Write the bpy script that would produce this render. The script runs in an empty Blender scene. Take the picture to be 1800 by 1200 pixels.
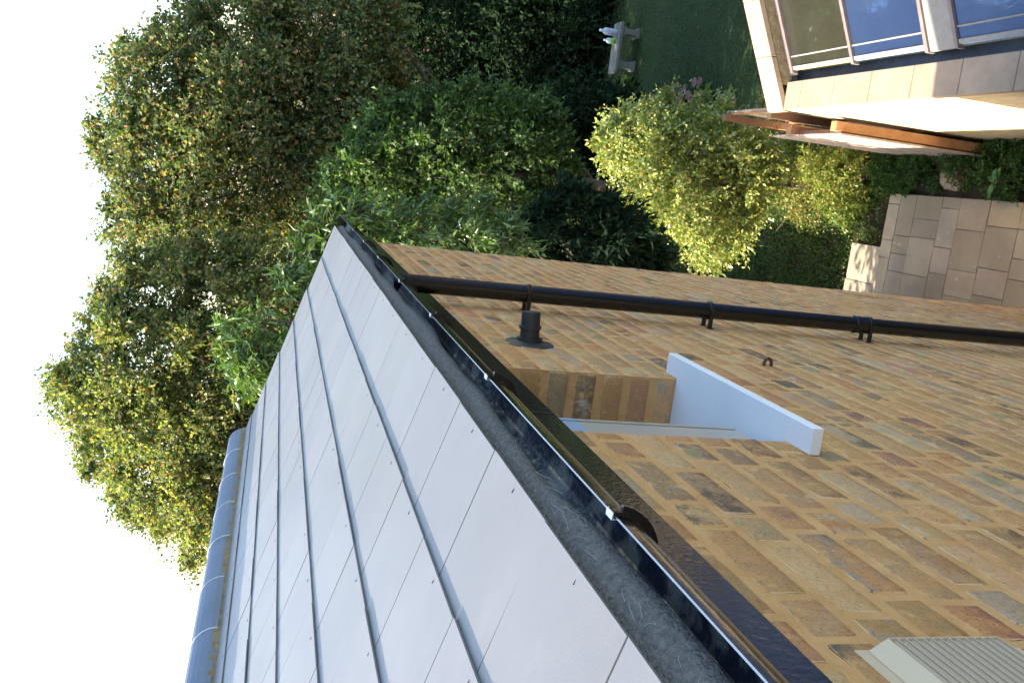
import bpy, math, random
import numpy as np
from mathutils import Vector, Matrix
R = math.radians
rnd = random.Random(7)
nrng = np.random.default_rng(11)
S = bpy.context.scene
COL = S.collection

# ------------------------------------------------------------------ camera
GZ = 7.5                                   # camera height above the garden
EX = np.array([0.19937, 0.24139, 0.94973]); EX /= np.linalg.norm(EX)
_L = (1600.*1600. + 149.6*335.)/(405.5 + .1028*335.)
ED = np.array([-(.1028*_L-149.6), -_L, 1600.]); ED /= np.linalg.norm(ED)
EX = np.array([335., 405.5, 1600.]); EX /= np.linalg.norm(EX)
EO = np.cross(ED, EX); EO = EO*np.sign(EO[0])
CAM = Vector((0, -.5, GZ))
right, up, fwd = [Vector((EX[i], -EO[i], -ED[i])) for i in range(3)]
cd = bpy.data.cameras.new('camera'); cam = bpy.data.objects.new('camera', cd); COL.objects.link(cam)
cd.sensor_width = 36; cd.lens = 32; cd.clip_start = .05; cd.clip_end = 2000
cx, cy, cz = -up, right, -fwd
cam.matrix_world = Matrix(((cx.x, cy.x, cz.x, CAM.x), (cx.y, cy.y, cz.y, CAM.y), (cx.z, cy.z, cz.z, CAM.z), (0, 0, 0, 1)))
S.camera = cam
def at(px, py, X):                         # point on the plane x = X seen at a picture position
    d = fwd + right*((600-py)/1600.) + up*((900-px)/1600.)
    return CAM + d*(X/d.x)

# ------------------------------------------------------------------ light
SUN_E = R(31)
sdir = Vector((-.08, 1, math.tan(SUN_E)*1.02)).normalized()
w = bpy.data.worlds.new('World'); S.world = w; w.use_nodes = True
nt = w.node_tree; bg = nt.nodes['Background']
sky = nt.nodes.new('ShaderNodeTexSky'); sky.sky_type = 'NISHITA'; sky.sun_disc = False
sky.sun_elevation = SUN_E; sky.sun_rotation = math.atan2(sdir.x, sdir.y)
sky.air_density = 1.3; sky.dust_density = 2.5; sky.ozone_density = 1.0
nt.links.new(sky.outputs[0], bg.inputs[0]); bg.inputs[1].default_value = .15
sl = bpy.data.lights.new('sun', 'SUN'); sl.energy = 4.6; sl.angle = R(.5); sl.color = (1, .88, .72)
so = bpy.data.objects.new('sun', sl); COL.objects.link(so)
so.rotation_euler = sdir.to_track_quat('Z', 'Y').to_euler()
S.view_settings.view_transform = 'Standard'; S.view_settings.look = 'None'
S.view_settings.exposure = 2.0; S.view_settings.gamma = 1
S.cycles.max_bounces = 6; S.cycles.transparent_max_bounces = 6; S.cycles.caustics_reflective = False

# ------------------------------------------------------------------ helpers
def W(X, o, dn): return (X, -(o+.5), GZ-dn)   # X along the wall, o outward from camera, dn below camera
class MB:
    def __init__(s): s.v = []; s.f = []; s.mi = []; s.cur = 0
    def add(s, vs, fs):
        b = len(s.v); s.v += [tuple(p) for p in vs]; s.f += [tuple(i+b for i in f) for f in fs]; return s
    def hexa(s, P): return s.add(P, [(0,3,2,1),(4,5,6,7),(0,1,5,4),(1,2,6,5),(2,3,7,6),(3,0,4,7)])
    def box(s, x0, x1, y0, y1, z0, z1):
        return s.hexa([(x0,y0,z0),(x1,y0,z0),(x1,y1,z0),(x0,y1,z0),(x0,y0,z1),(x1,y0,z1),(x1,y1,z1),(x0,y1,z1)])
    def bo(s, X0, X1, o0, o1, d0, d1):         # box in wall coordinates
        return s.box(X0, X1, -(o1+.5), -(o0+.5), GZ-d1, GZ-d0)
    def prism(s, prof, x0, x1, axis='x'):      # profile of (a,b) pairs swept along an axis
        n = len(prof)
        m = {'x': lambda t,a,b: (t,a,b), 'y': lambda t,a,b: (a,t,b), 'z': lambda t,a,b: (a,b,t)}[axis]
        vs = [m(x0,a,b) for a,b in prof] + [m(x1,a,b) for a,b in prof]
        fs = [(i,(i+1)%n,(i+1)%n+n,i+n) for i in range(n)] + [tuple(range(n))[::-1], tuple(range(n,2*n))]
        return s.add(vs, fs)
    def tube(s, pts, rad, n=8, cap=True):
        pts = [Vector(p) for p in pts]; rad = rad if isinstance(rad,(list,tuple)) else [rad]*len(pts)
        b = len(s.v); ref = Vector((.31,.17,.94))
        for i,p in enumerate(pts):
            t = (pts[min(i+1,len(pts)-1)]-pts[max(i-1,0)]).normalized()
            u = t.cross(ref); u = (u if u.length>.1 else t.cross(Vector((1,0,0)))).normalized(); q = t.cross(u)
            for k in range(n):
                a = 2*math.pi*k/n; s.v.append(tuple(p + (u*math.cos(a)+q*math.sin(a))*rad[i]))
        for i in range(len(pts)-1):
            for k in range(n):
                a=b+i*n+k; c=b+i*n+(k+1)%n; s.f.append((a,c,c+n,a+n))
        if cap: s.f.append(tuple(b+k for k in range(n))[::-1]); e=b+(len(pts)-1)*n; s.f.append(tuple(e+k for k in range(n)))
        return s
    def lathe(s, c, ax, prof, n=24):           # prof (distance along ax, radius)
        c=Vector(c); ax=Vector(ax).normalized()
        return s.tube_exact(c, ax, prof, n)
    def tube_exact(s, c, ax, prof, n):
        u = ax.cross(Vector((.3,.2,.9))).normalized(); q = ax.cross(u); b=len(s.v)
        for h,r in prof:
            for k in range(n):
                a=2*math.pi*k/n; s.v.append(tuple(c+ax*h+(u*math.cos(a)+q*math.sin(a))*r))
        for i in range(len(prof)-1):
            for k in range(n):
                a=b+i*n+k; d=b+i*n+(k+1)%n; s.f.append((a,d,d+n,a+n))
        s.f.append(tuple(b+k for k in range(n))[::-1]); e=b+(len(prof)-1)*n; s.f.append(tuple(e+k for k in range(n)))
        return s
    def use(s,i): s.mi += [s.cur]*(len(s.f)-len(s.mi)); s.cur=i; return s
    def build(s, name, mat, parent=None, bevel=0, smooth=False, label=None, mat2=None):
        o0 = origin(parent); me = bpy.data.meshes.new(name)
        me.from_pydata([(a-o0[0],b-o0[1],c-o0[2]) for a,b,c in s.v], [], s.f); me.update()
        ob = bpy.data.objects.new(name, me); COL.objects.link(ob); me.materials.append(mat)
        if isinstance(mat2,list):
            for q in mat2: me.materials.append(q)
            s.mi += [s.cur]*(len(s.f)-len(s.mi)); me.polygons.foreach_set('material_index',s.mi)
        if smooth: me.polygons.foreach_set('use_smooth',[True]*len(me.polygons))
        if parent: ob.parent = parent
        if label: ob['label'] = label
        if bevel:
            m = ob.modifiers.new('bevel','BEVEL'); m.width = bevel; m.segments = 2; m.limit_method='ANGLE'
        return ob
def origin(p):
    t = Vector((0,0,0))
    while p: t += p.location; p = p.parent
    return t
def tag(o, label=None, cat=None, group=None, kind=None):
    for k,v in (('label',label),('category',cat),('group',group),('kind',kind)):
        if v: o[k]=v
    return o
def thing(name, loc, label, cat, group=None):
    o = bpy.data.objects.new(name, None); COL.objects.link(o); o.location = loc; o.empty_display_size=.2
    return tag(o, label, cat, group)
def mat(name, c1, c2=None, scale=8, rough=.7, bump=0, bscale=None, spec=.5, metal=0, detail=6, lo=.35, hi=.65, coat=0):
    m = bpy.data.materials.new(name); m.use_nodes=True; n=m.node_tree; P=n.nodes['Principled BSDF']
    P.inputs['Roughness'].default_value=rough; P.inputs['Metallic'].default_value=metal
    P.inputs['Specular IOR Level'].default_value=spec; P.inputs['Coat Weight'].default_value=coat
    P.inputs['Base Color'].default_value=(*c1,1)
    tc=n.nodes.new('ShaderNodeTexCoord')
    if c2:
        no=n.nodes.new('ShaderNodeTexNoise'); no.inputs['Scale'].default_value=scale; no.inputs['Detail'].default_value=detail; no.inputs['Roughness'].default_value=.65
        rp=n.nodes.new('ShaderNodeValToRGB'); rp.color_ramp.elements[0].position=lo; rp.color_ramp.elements[1].position=hi
        rp.color_ramp.elements[0].color=(*c1,1); rp.color_ramp.elements[1].color=(*c2,1)
        n.links.new(tc.outputs['Object'],no.inputs['Vector']); n.links.new(no.outputs[0],rp.inputs[0]); n.links.new(rp.outputs[0],P.inputs['Base Color'])
    if bump:
        nb=n.nodes.new('ShaderNodeTexNoise'); nb.inputs['Scale'].default_value=bscale or scale*4; nb.inputs['Detail'].default_value=5
        b=n.nodes.new('ShaderNodeBump'); b.inputs['Strength'].default_value=bump; b.inputs['Distance'].default_value=.01
        n.links.new(tc.outputs['Object'],nb.inputs['Vector']); n.links.new(nb.outputs[0],b.inputs['Height']); n.links.new(b.outputs[0],P.inputs['Normal'])
    return m

# ------------------------------------------------------------------ materials
M = {}
M['mortar'] = mat('mortar',(.51,.275,.108),(.60,.355,.155),14,.95,.35,120,.2)
M['black_plastic'] = mat('black_plastic',(.012,.012,.012),None,rough=.16,bump=.06,bscale=60,spec=.6)
M['fascia'] = mat('fascia_paint',(.010,.011,.010),None,rough=.13,bump=.13,bscale=95,spec=.7)
M['pipe'] = mat('pipe_plastic',(.008,.008,.009),None,rough=.22,spec=.5)
M['matt_black'] = mat('matt_black',(.016,.016,.018),(.03,.03,.033),20,.5)
M['gutter_in'] = mat('gutter_lining',(.010,.016,.03),(.13,.14,.13),14,.4,.4,60,lo=.50,hi=.60)
M['felt'] = mat('felt',(.12,.113,.11),(.22,.205,.195),110,.95,.9,260,.12)
M['slate'] = mat('slate',(.165,.162,.165),(.195,.192,.193),3,.42,.04,300,.5,lo=.3,hi=.7)
M['ridge'] = mat('ridge_clay',(.075,.105,.165),(.10,.135,.20),5,.5,.1,100)
M['bedding'] = mat('bedding_mortar',(.16,.115,.055),(.27,.21,.12),16,.95,.5,90)
M['sill'] = mat('white_paint',(.72,.75,.80),(.78,.80,.83),4,.45,.05,120)
M['frame'] = mat('frame_paint',(.36,.32,.28),(.40,.36,.31),4,.35)
M['sash_sky'] = mat('sash_sky_blue',(.28,.38,.52),None,rough=.3)  # sky reflection on the upper sash, painted as pale blue
M['vent'] = mat('vent_plastic',(.56,.44,.30),(.60,.48,.33),6,.4)
M['steel'] = mat('clip_steel',(.62,.65,.70),None,rough=.22,metal=.7)
M['rivet'] = mat('rivet',(.05,.045,.045),None,rough=.5)
M['rust'] = mat('rusty_iron',(.05,.028,.018),(.12,.06,.035),60,.8,.4,200)
M['glass'] = mat('window_glass',(.03,.04,.05),None,rough=.04,spec=.8)
M['cobweb'] = mat('cobweb',(.55,.55,.55),None,rough=.9)
M['coping'] = mat('coping_concrete',(.30,.215,.145),(.38,.28,.195),5,.9,.25,60)
M['lead'] = mat('lead_flashing',(.02,.022,.028),(.05,.052,.06),7,.5,.3,30)
M['alu'] = mat('glazing_bar',(.16,.12,.115),(.20,.16,.15),12,.45)
M['panel'] = mat('pale_panel',(.20,.195,.18),(.25,.245,.23),20,.6)
M['pane_sky'] = mat('pane_sky_blue',(.25,.40,.78),(.29,.46,.84),2,.5)  # sky reflected in the roof panes, put into the colour under the glass
M['pane_trees'] = mat('pane_tree_olive',(.30,.27,.14),(.38,.34,.19),3,.6)  # trees reflected in the end roof pane, painted as olive
M['wood'] = mat('orange_fence_wood',(.33,.16,.075),(.42,.23,.12),7,.75,.3,60)
M['wood_grey'] = mat('weathered_board',(.30,.23,.19),(.46,.38,.33),18,.85,.4,70)
M['slab'] = mat('patio_slab',(.30,.25,.19),(.42,.355,.265),2.4,.9,.35,60,lo=.3,hi=.7)
M['joint'] = mat('patio_joint',(.18,.145,.10),(.31,.255,.18),11,.95,.4,60)
M['soil'] = mat('soil',(.03,.022,.013),(.075,.05,.028),3,.95,.8,30)
M['lawn'] = mat('lawn_grass',(.018,.038,.006),(.027,.052,.008),2.2,.9,.9,140,lo=.3,hi=.7)
M['rock'] = mat('rock',(.22,.17,.115),(.36,.29,.20),7,.9,.6,25)
M['bench'] = mat('cast_stone',(.12,.12,.11),(.17,.17,.155),9,.85,.2,60)
M['bottle_w'] = mat('white_plastic',(.40,.47,.60),None,rough=.35)
M['bottle_g'] = mat('green_label',(.18,.42,.04),None,rough=.4)
M['pot'] = mat('pot_green',(.10,.16,.02),(.14,.2,.03),5,.6)
M['bark'] = mat('bark',(.055,.042,.03),(.10,.08,.06),14,.95,.8,50)
M['twig'] = mat('pale_twig',(.20,.13,.08),None,rough=.8)
M['render'] = mat('house_wall',(.25,.19,.12),(.33,.25,.17),8,.9,.2,60)
M['roofred'] = mat('house_roof',(.16,.07,.045),(.22,.10,.06),8,.85,.2,40)

def clear_glass():
    m=bpy.data.materials.new('clear_glass'); m.use_nodes=True; n=m.node_tree; L=n.links.new
    t=n.nodes.new('ShaderNodeBsdfTransparent'); g=n.nodes.new('ShaderNodeBsdfGlossy'); g.inputs['Roughness'].default_value=.02
    f=n.nodes.new('ShaderNodeFresnel'); f.inputs[0].default_value=1.9; g.inputs[0].default_value=(.62,.76,1,1); x=n.nodes.new('ShaderNodeMixShader')
    L(f.outputs[0],x.inputs[0]); L(t.outputs[0],x.inputs[1]); L(g.outputs[0],x.inputs[2]); L(x.outputs[0],n.nodes['Material Output'].inputs[0]); return m
M['clear']=clear_glass()
def attr_color(n, name):
    a=n.nodes.new('ShaderNodeAttribute'); a.attribute_name=name; return a
def brick_mat():
    m=bpy.data.materials.new('stock_brick'); m.use_nodes=True; n=m.node_tree; P=n.nodes['Principled BSDF']; L=n.links.new
    P.inputs['Roughness'].default_value=.88; P.inputs['Specular IOR Level'].default_value=.25
    tc=n.nodes.new('ShaderNodeTexCoord'); a=attr_color(n,'bcol'); b2=attr_color(n,'bcol2'); e=attr_color(n,'edge')
    def noise(s,d=6,r=.6):
        x=n.nodes.new('ShaderNodeTexNoise'); x.inputs['Scale'].default_value=s; x.inputs['Detail'].default_value=d; x.inputs['Roughness'].default_value=r
        L(tc.outputs['Object'],x.inputs['Vector']); return x.outputs[0]
    def ramp(v,p0,p1):
        x=n.nodes.new('ShaderNodeMapRange'); x.inputs[1].default_value=p0; x.inputs[2].default_value=p1; x.interpolation_type='SMOOTHSTEP'; L(v,x.inputs[0]); return x.outputs[0]
    def mix(f,A,B,bl='MIX'):
        x=n.nodes.new('ShaderNodeMix'); x.data_type='RGBA'; x.blend_type=bl
        if isinstance(f,float): x.inputs[0].default_value=f
        else: L(f,x.inputs[0])
        for v,i in ((A,6),(B,7)):
            if isinstance(v,tuple): x.inputs[i].default_value=v
            else: L(v,x.inputs[i])
        return x.outputs[2]
    c=mix(ramp(noise(16,6,.7),.42,.62),a.outputs[0],b2.outputs[0])
    c=mix(ramp(noise(210,3),.45,.75),c,(.62,.62,.62,1),'MULTIPLY')
    c=mix(ramp(noise(95,2),.70,.76),c,(.62,.58,.48,1))            # pale grit
    c=mix(ramp(noise(60,2),.735,.76),c,(.03,.025,.02,1))          # small pits
    # mortar smeared over the rims and in streaks over the faces
    mth=n.nodes.new('ShaderNodeMath'); mth.operation='MULTIPLY_ADD'; L(e.outputs[2],mth.inputs[0]); mth.inputs[1].default_value=.30; L(noise(24,6,.7),mth.inputs[2])
    sm=ramp(mth.outputs[0],.52,.66)
    rim=n.nodes.new('ShaderNodeMath'); rim.operation='COMPARE'; L(e.outputs[2],rim.inputs[0]); rim.inputs[1].default_value=.42; rim.inputs[2].default_value=.10
    rm2=n.nodes.new('ShaderNodeMath'); rm2.operation='MULTIPLY'; L(rim.outputs[0],rm2.inputs[0]); L(ramp(noise(18,4),.5,.62),rm2.inputs[1])
    mo=mix(ramp(noise(14),.35,.65),(.51,.275,.108,1),(.60,.355,.155,1))
    c=mix(sm,c,mo)
    dk_=n.nodes.new('ShaderNodeMath'); dk_.operation='COMPARE'; L(e.outputs[2],dk_.inputs[0]); dk_.inputs[1].default_value=.62; dk_.inputs[2].default_value=.12  # arris shadow painted as broken dark lines round the brick edges
    dk2=n.nodes.new('ShaderNodeMath'); dk2.operation='MULTIPLY'; L(dk_.outputs[0],dk2.inputs[0]); L(ramp(noise(11,5),.50,.60),dk2.inputs[1])
    c=mix(rm2.outputs[0],c,(.60,.47,.33,1)); c=mix(dk2.outputs[0],c,(.10,.065,.04,1))
    c=mix(ramp(noise(7,5,.7),.62,.78),c,(.60,.50,.38,1))
    L(c,P.inputs['Base Color'])
    bm=n.nodes.new('ShaderNodeBump'); bm.inputs['Strength'].default_value=.5; bm.inputs['Distance'].default_value=.004
    L(noise(110,6,.7),bm.inputs['Height']); L(bm.outputs[0],P.inputs['Normal'])
    return m
M['brick']=brick_mat()
def leaf_mat(name, trans=.35, rough=.45, spec=.4):
    m=bpy.data.materials.new(name); m.use_nodes=True; n=m.node_tree; P=n.nodes['Principled BSDF']; L=n.links.new
    a=attr_color(n,'lcol'); P.inputs['Roughness'].default_value=rough; P.inputs['Specular IOR Level'].default_value=spec
    L(a.outputs[0],P.inputs['Base Color'])
    t=n.nodes.new('ShaderNodeBsdfTranslucent'); g=n.nodes.new('ShaderNodeMix'); g.data_type='RGBA'; g.blend_type='MULTIPLY'; g.inputs[0].default_value=1
    L(a.outputs[0],g.inputs[6]); g.inputs[7].default_value=(1.35,1.5,.6,1); L(g.outputs[2],t.inputs[0])
    x=n.nodes.new('ShaderNodeMixShader'); x.inputs[0].default_value=trans
    L(P.outputs[0],x.inputs[1]); L(t.outputs[0],x.inputs[2]); L(x.outputs[0],n.nodes['Material Output'].inputs[0])
    return m
M['leaf']=leaf_mat('leaf',.42); M['leaf_dark']=leaf_mat('dark_leaf',.1,.85,.08); M['leaf_gloss']=leaf_mat('glossy_leaf',.25,.28,.6)
def tex_brick(name, c1, c2, cm):
    m=bpy.data.materials.new(name); m.use_nodes=True; n=m.node_tree; P=n.nodes['Principled BSDF']; L=n.links.new
    tc=n.nodes.new('ShaderNodeTexCoord'); mp=n.nodes.new('ShaderNodeMapping'); mp.inputs['Rotation'].default_value=(R(90),0,0)
    L(tc.outputs['Object'],mp.inputs[0])
    b=n.nodes.new('ShaderNodeTexBrick'); L(mp.outputs[0],b.inputs['Vector'])
    for k,v in (('Color1',(*c1,1)),('Color2',(*c2,1)),('Mortar',(*cm,1))): b.inputs[k].default_value=v
    b.inputs['Scale'].default_value=1; b.inputs['Brick Width'].default_value=.225; b.inputs['Row Height'].default_value=.078
    b.inputs['Mortar Size'].default_value=.006; b.inputs['Mortar Smooth'].default_value=.3
    no=n.nodes.new('ShaderNodeTexNoise'); no.inputs['Scale'].default_value=30; L(tc.outputs['Object'],no.inputs[0])
    x=n.nodes.new('ShaderNodeMix'); x.data_type='RGBA'; x.blend_type='MULTIPLY'; x.inputs[0].default_value=.5; L(b.outputs[0],x.inputs[6]); L(no.outputs[1],x.inputs[7])
    L(x.outputs[2],P.inputs['Base Color']); P.inputs['Roughness'].default_value=.9
    bm=n.nodes.new('ShaderNodeBump'); bm.inputs['Strength'].default_value=.6; bm.inputs['Distance'].default_value=.008; bm.invert=True
    L(b.outputs[1],bm.inputs['Height']); L(bm.outputs[0],P.inputs['Normal'])
    return m
M['yellow_brick']=tex_brick('yellow_brick',(.74,.62,.38),(.60,.48,.27),(.50,.42,.28))

# ------------------------------------------------------------------ ground
MB().add([(-400,-400,-.02),(400,-400,-.02),(400,400,-.02),(-400,400,-.02)],[(0,1,2,3)]).build('ground',M['soil'])['kind']='structure'
MB().add([W(13.9,1.55,7.49),W(22,1.75,7.49),W(22,9,7.49),W(12.5,9,7.49)],[(0,1,2,3)][::1]).build('lawn',M['lawn'])['kind']='structure'
pj=MB().bo(-3,10.12,-1.28,.42,7.44+.005,7.56).bo(10.12,10.72,-2.2,-.26,7.445,7.56).build('patio_base',M['joint']); pj['kind']='structure'
sl_=MB(); SC=[]; x=-3.0
def slab(x0,x1,o0,o1):
    g=.0035; t=rnd.uniform(-.003,.003); P=[]
    for (a,b) in ((x0+g,o0+g),(x1-g,o0+g),(x1-g,o1-g),(x0+g,o1-g)):
        P.append(W(a+rnd.uniform(-.003,.003),b+rnd.uniform(-.003,.003),7.45))
    Q=[(p[0],p[1],GZ-7.43+t+rnd.uniform(-.002,.002)) for p in P]
    k=rnd.uniform(.78,1.12); SC.extend([(k*rnd.uniform(.97,1.03),k,k*rnd.uniform(.90,1.04),1)]*8)
    sl_.hexa([P[0],P[3],P[2],P[1],Q[0],Q[3],Q[2],Q[1]])
while x<10.0:
    wd=min(rnd.choice((.30,.30,.45,.45)),10.12-x)
    if 10.12-x-wd<.2: wd=10.12-x
    o=-1.28 if x>=5.9 else -.5
    while o<.40:
        ln=rnd.choice((.22,.30,.30,.45)); e_=min(o+ln,.42)
        if .42-e_<.12: e_=.42
        slab(x,x+wd,o,e_); o=e_
    x+=wd
for i in range(4): slab(10.12,10.72,-2.2+i*.485,-2.2+(i+1)*.485)
ps=sl_.build('patio',M['slab'],bevel=.003); ps['kind']='structure'
def tint(ob, m, cols, spot, lo, hi, ns, stretch=None):
    A_=ob.data.attributes.new('scol','FLOAT_COLOR','POINT'); A_.data.foreach_set('color',np.array(cols,dtype=np.float32).ravel())
    n=m.node_tree; a=attr_color(n,'scol'); x=n.nodes.new('ShaderNodeMix'); x.data_type='RGBA'; x.blend_type='MULTIPLY'; x.inputs[0].default_value=1
    P=n.nodes['Principled BSDF']; sck=P.inputs['Base Color'].links[0].from_socket
    no=n.nodes.new('ShaderNodeTexNoise'); no.inputs['Scale'].default_value=ns; no.inputs['Detail'].default_value=4
    if stretch:
        tc=n.nodes.new('ShaderNodeTexCoord'); mp=n.nodes.new('ShaderNodeMapping'); mp.inputs['Scale'].default_value=stretch; n.links.new(tc.outputs['Object'],mp.inputs[0]); n.links.new(mp.outputs[0],no.inputs['Vector'])
    r=n.nodes.new('ShaderNodeMapRange'); r.inputs[1].default_value=lo; r.inputs[2].default_value=hi
    y=n.nodes.new('ShaderNodeMix'); y.data_type='RGBA'; y.inputs[7].default_value=(*spot,1)
    n.links.new(sck,x.inputs[6]); n.links.new(a.outputs[0],x.inputs[7]); n.links.new(no.outputs[0],r.inputs[0]); n.links.new(r.outputs[0],y.inputs[0]); n.links.new(x.outputs[2],y.inputs[6]); n.links.new(y.outputs[2],P.inputs['Base Color'])
tint(ps,M['slab'],SC,(.5,.47,.42),.68,.73,45)

# ------------------------------------------------------------------ main brick building
house=thing('brick_house',(2,.2,0),'brown stock brick house wall with grey slate roof running from the bottom corner','house')
XG=5.9; WX0,WX1=1.75,2.34; ZS=GZ-1.15; ZW=GZ-.40
wm=MB()
for (a,b,z0,z1) in ((-3,WX0,-.3,ZW),(WX1,XG,-.3,ZW),(WX0,WX1,-.3,ZS-.001)): wm.box(a,b,0,.24,z0,z1)
wm.box(XG-.24,XG,.24,2.88,-.3,ZW+.1); wm.box(-3,XG,2.88,3.1,-.3,ZW)
wm.prism([(.24,ZW+.1),(1.44,GZ+.08),(2.88,ZW+.1)],XG-.24,XG,'x')
wall=wm.build('wall',M['mortar'],house)
CP=[((.50,.275,.115),30),((.43,.232,.10),24),((.55,.34,.165),18),((.34,.22,.12),14),((.46,.22,.09),16),((.44,.31,.19),10)]
OP=[((.16,.115,.075),7),((.42,.185,.11),7),((.34,.27,.20),4),((.22,.13,.09),5),((.30,.24,.13),7)]
def jit(c,a=.12): k=rnd.uniform(1-a,1+a); return tuple(max(0,min(1,v*k*rnd.uniform(.95,1.05))) for v in c)
BV=[];BF=[];BC=[];BC2=[];BE=[]
def brick(o,u,v,nrm,u0,u1,v0,v1,nu,nv):
    """irregular domed brick face on the plane through o spanned by u,v"""
    b=len(BV); odd=lambda p: rnd.choices(*(zip(*OP) if rnd.random()<p else zip(*CP)))[0]
    c1=jit(odd(.10)); c2=jit(odd(.50),.2)
    if rnd.random()<.55: c2=tuple(.5*a+.5*q for a,q in zip(c1,c2))
    tilt=(rnd.uniform(-.0012,.0012),rnd.uniform(-.0012,.0012)); pr=rnd.uniform(.0010,.0034)
    ph=rnd.uniform(0,9); am=rnd.uniform(.6,1.7)
    for j in range(nv+1):
        for i in range(nu+1):
            s=2*i/nu-1; t=2*j/nv-1; ring=(i in(0,nu)) or (j in(0,nv))
            # push the second ring outward so that faces are flat and rims round off
            ss=s if abs(s)==1 else s/(1-2/nu)*(1-.10*.065/(u1-u0)*2) if nu>2 else s
            tt=t if abs(t)==1 else t/(1-2/nv)*.86 if nv>2 else t
            uu=(u0+u1)/2+ss*(u1-u0)/2; vv=(v0+v1)/2+tt*(v1-v0)/2
            if ring:
                k=.0016*am; uu+=rnd.uniform(-k,k)*.8; vv+=rnd.uniform(-k,k)+.0012*math.sin(ph+uu*55)*am
                if abs(s)==1 and abs(t)==1: uu-=s*.007*am; vv-=t*.005*am
            h=-.0016 if ring else pr+tilt[0]*s+tilt[1]*t+rnd.uniform(-.0003,.0003)
            BV.append(tuple(o[q]+u[q]*uu+v[q]*vv+nrm[q]*h for q in range(3)))
            BC.append((*c1,1)); BC2.append((*c2,1)); BE.append(1. if ring else 0.)
    for j in range(nv):
        for i in range(nu):
            a=b+j*(nu+1)+i; BF.append((a,a+1,a+nu+2,a+nu+1))
CH=.081; row=0; z=ZS-CH*80
rows=[]
while z<GZ-.55: rows.append(z); z+=CH
for ri,z0 in enumerate(rows):
    if z0<-.3: continue
    segs=[(-1.2,XG)] if z0+CH<ZS+.02 else [(-1.2,WX0),(WX1,XG)]
    zz0=z0+.008; zz1=z0+CH-.008
    for (a,b) in segs:
        x=a-rnd.uniform(0,.05) if ri%2==0 else a-.17-rnd.uniform(0,.04); head=ri%2==0; first=True
        if a==WX1: x=a+(0 if ri%2 else 0); head=bool(ri%2)
        while x<b-.03:
            L_=(.102 if head else .215)+rnd.uniform(-.005,.005)
            e_=min(x+L_,b)
            if b-e_<.04: e_=b
            s_=max(x,a)
            if e_-s_>.03:
                near=e_<3 and z0>GZ-3.0
                if not (near is False and z0<2 and e_<2):
                    d0=.004 if s_==a else 0; 
                    brick((0,0,0),(1,0,0),(0,0,1),(0,-1,0),s_+(.001 if s_==a else 0),e_-(0.0 if e_<b else .0015),zz0+rnd.uniform(-.002,.002),zz1+rnd.uniform(-.002,.002),8 if near else 4,5 if near else 3)
            x=e_+.015+rnd.uniform(-.002,.002); head=not head
    if z0+CH>=ZS+.02:      # jamb bricks on the far reveal
        brick((WX1,0,0),(0,1,0),(0,0,1),(-1,0,0),.001,.172,zz0+rnd.uniform(0,.002),zz1-rnd.uniform(0,.002),6,5)
        brick((WX0,0,0),(0,1,0),(0,0,1),(1,0,0),.001,.172,zz0,zz1,6,5)
me=bpy.data.meshes.new('brickwork'); ho=house.location
me.from_pydata([(a-ho.x,b-ho.y,c) for a,b,c in BV],[],BF); me.update(); me.materials.append(M['brick'])
for nm,dat in (('bcol',BC),('bcol2',BC2)):
    A=me.attributes.new(nm,'FLOAT_COLOR','POINT'); A.data.foreach_set('color',np.array(dat,dtype=np.float32).ravel())
A=me.attributes.new('edge','FLOAT','POINT'); A.data.foreach_set('value',np.array(BE,dtype=np.float32))
me.polygons.foreach_set('use_smooth',[True]*len(me.polygons))
bo_=bpy.data.objects.new('brickwork',me); COL.objects.link(bo_); bo_.parent=house

# roof: slates
PT=math.atan(.3326); XV=6.1; OE=-.438; DE=.381; EXPO=.217
def roofpt(X,o,lift=0):        # on the front slope
    h=-(o-OE)*.3326
    return (X, -(o+.5)-lift*math.sin(PT), GZ-DE+h+lift*math.cos(PT))
SLC=[]; rm=MB(); riv=MB(); ORD=-1.84
cs=[OE-EXPO*i for i in range(7)]+[ORD+.02]
for ci in range(7):
    o0=cs[ci]; o1=cs[ci]-EXPO-.05 if ci<6 else ORD-.02
    x=-2.8+(0 if ci%2==0 else .15)-.04
    while x<XV-.02:
        x1=min(x+.302,XV); a=x+.0018; b=x1-.0018; k=rnd.uniform(-.0004,.0008); oj=rnd.uniform(-.0015,.0015); t0=.0085+k; t1=.0020
        if b-a>.03:
            k2=k+rnd.uniform(-.0006,.0006)
            P=[roofpt(a,o0+oj,t0-.0040),roofpt(b,o0+oj,t0+k2-.0040),roofpt(b,o1,t1-.004),roofpt(a,o1,t1-.004),
               roofpt(a,o0+oj,t0),roofpt(b,o0+oj,t0+k2),roofpt(b,o1,t1),roofpt(a,o1,t1)]
            rm.hexa(P); kk=rnd.uniform(.95,1.05); SLC.extend([(kk,kk*rnd.uniform(.985,1.01),kk*rnd.uniform(.97,1.02),1)]*8)
            xm=x+.152
            if xm<XV-.02:
                q=[roofpt(xm-.0008,o0-.012,t0+.0005),roofpt(xm+.0008,o0-.012,t0+.0005),roofpt(xm+.0009,o0-.018,t0+.0010),roofpt(xm-.0009,o0-.018,t0+.0010)]
                q2=[(p[0],p[1],p[2]-.004) for p in q]; rm.use(1); rm.hexa(q2+q); rm.use(0); SLC.extend([(1,1,1,1)]*8)
        x=x1
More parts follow.
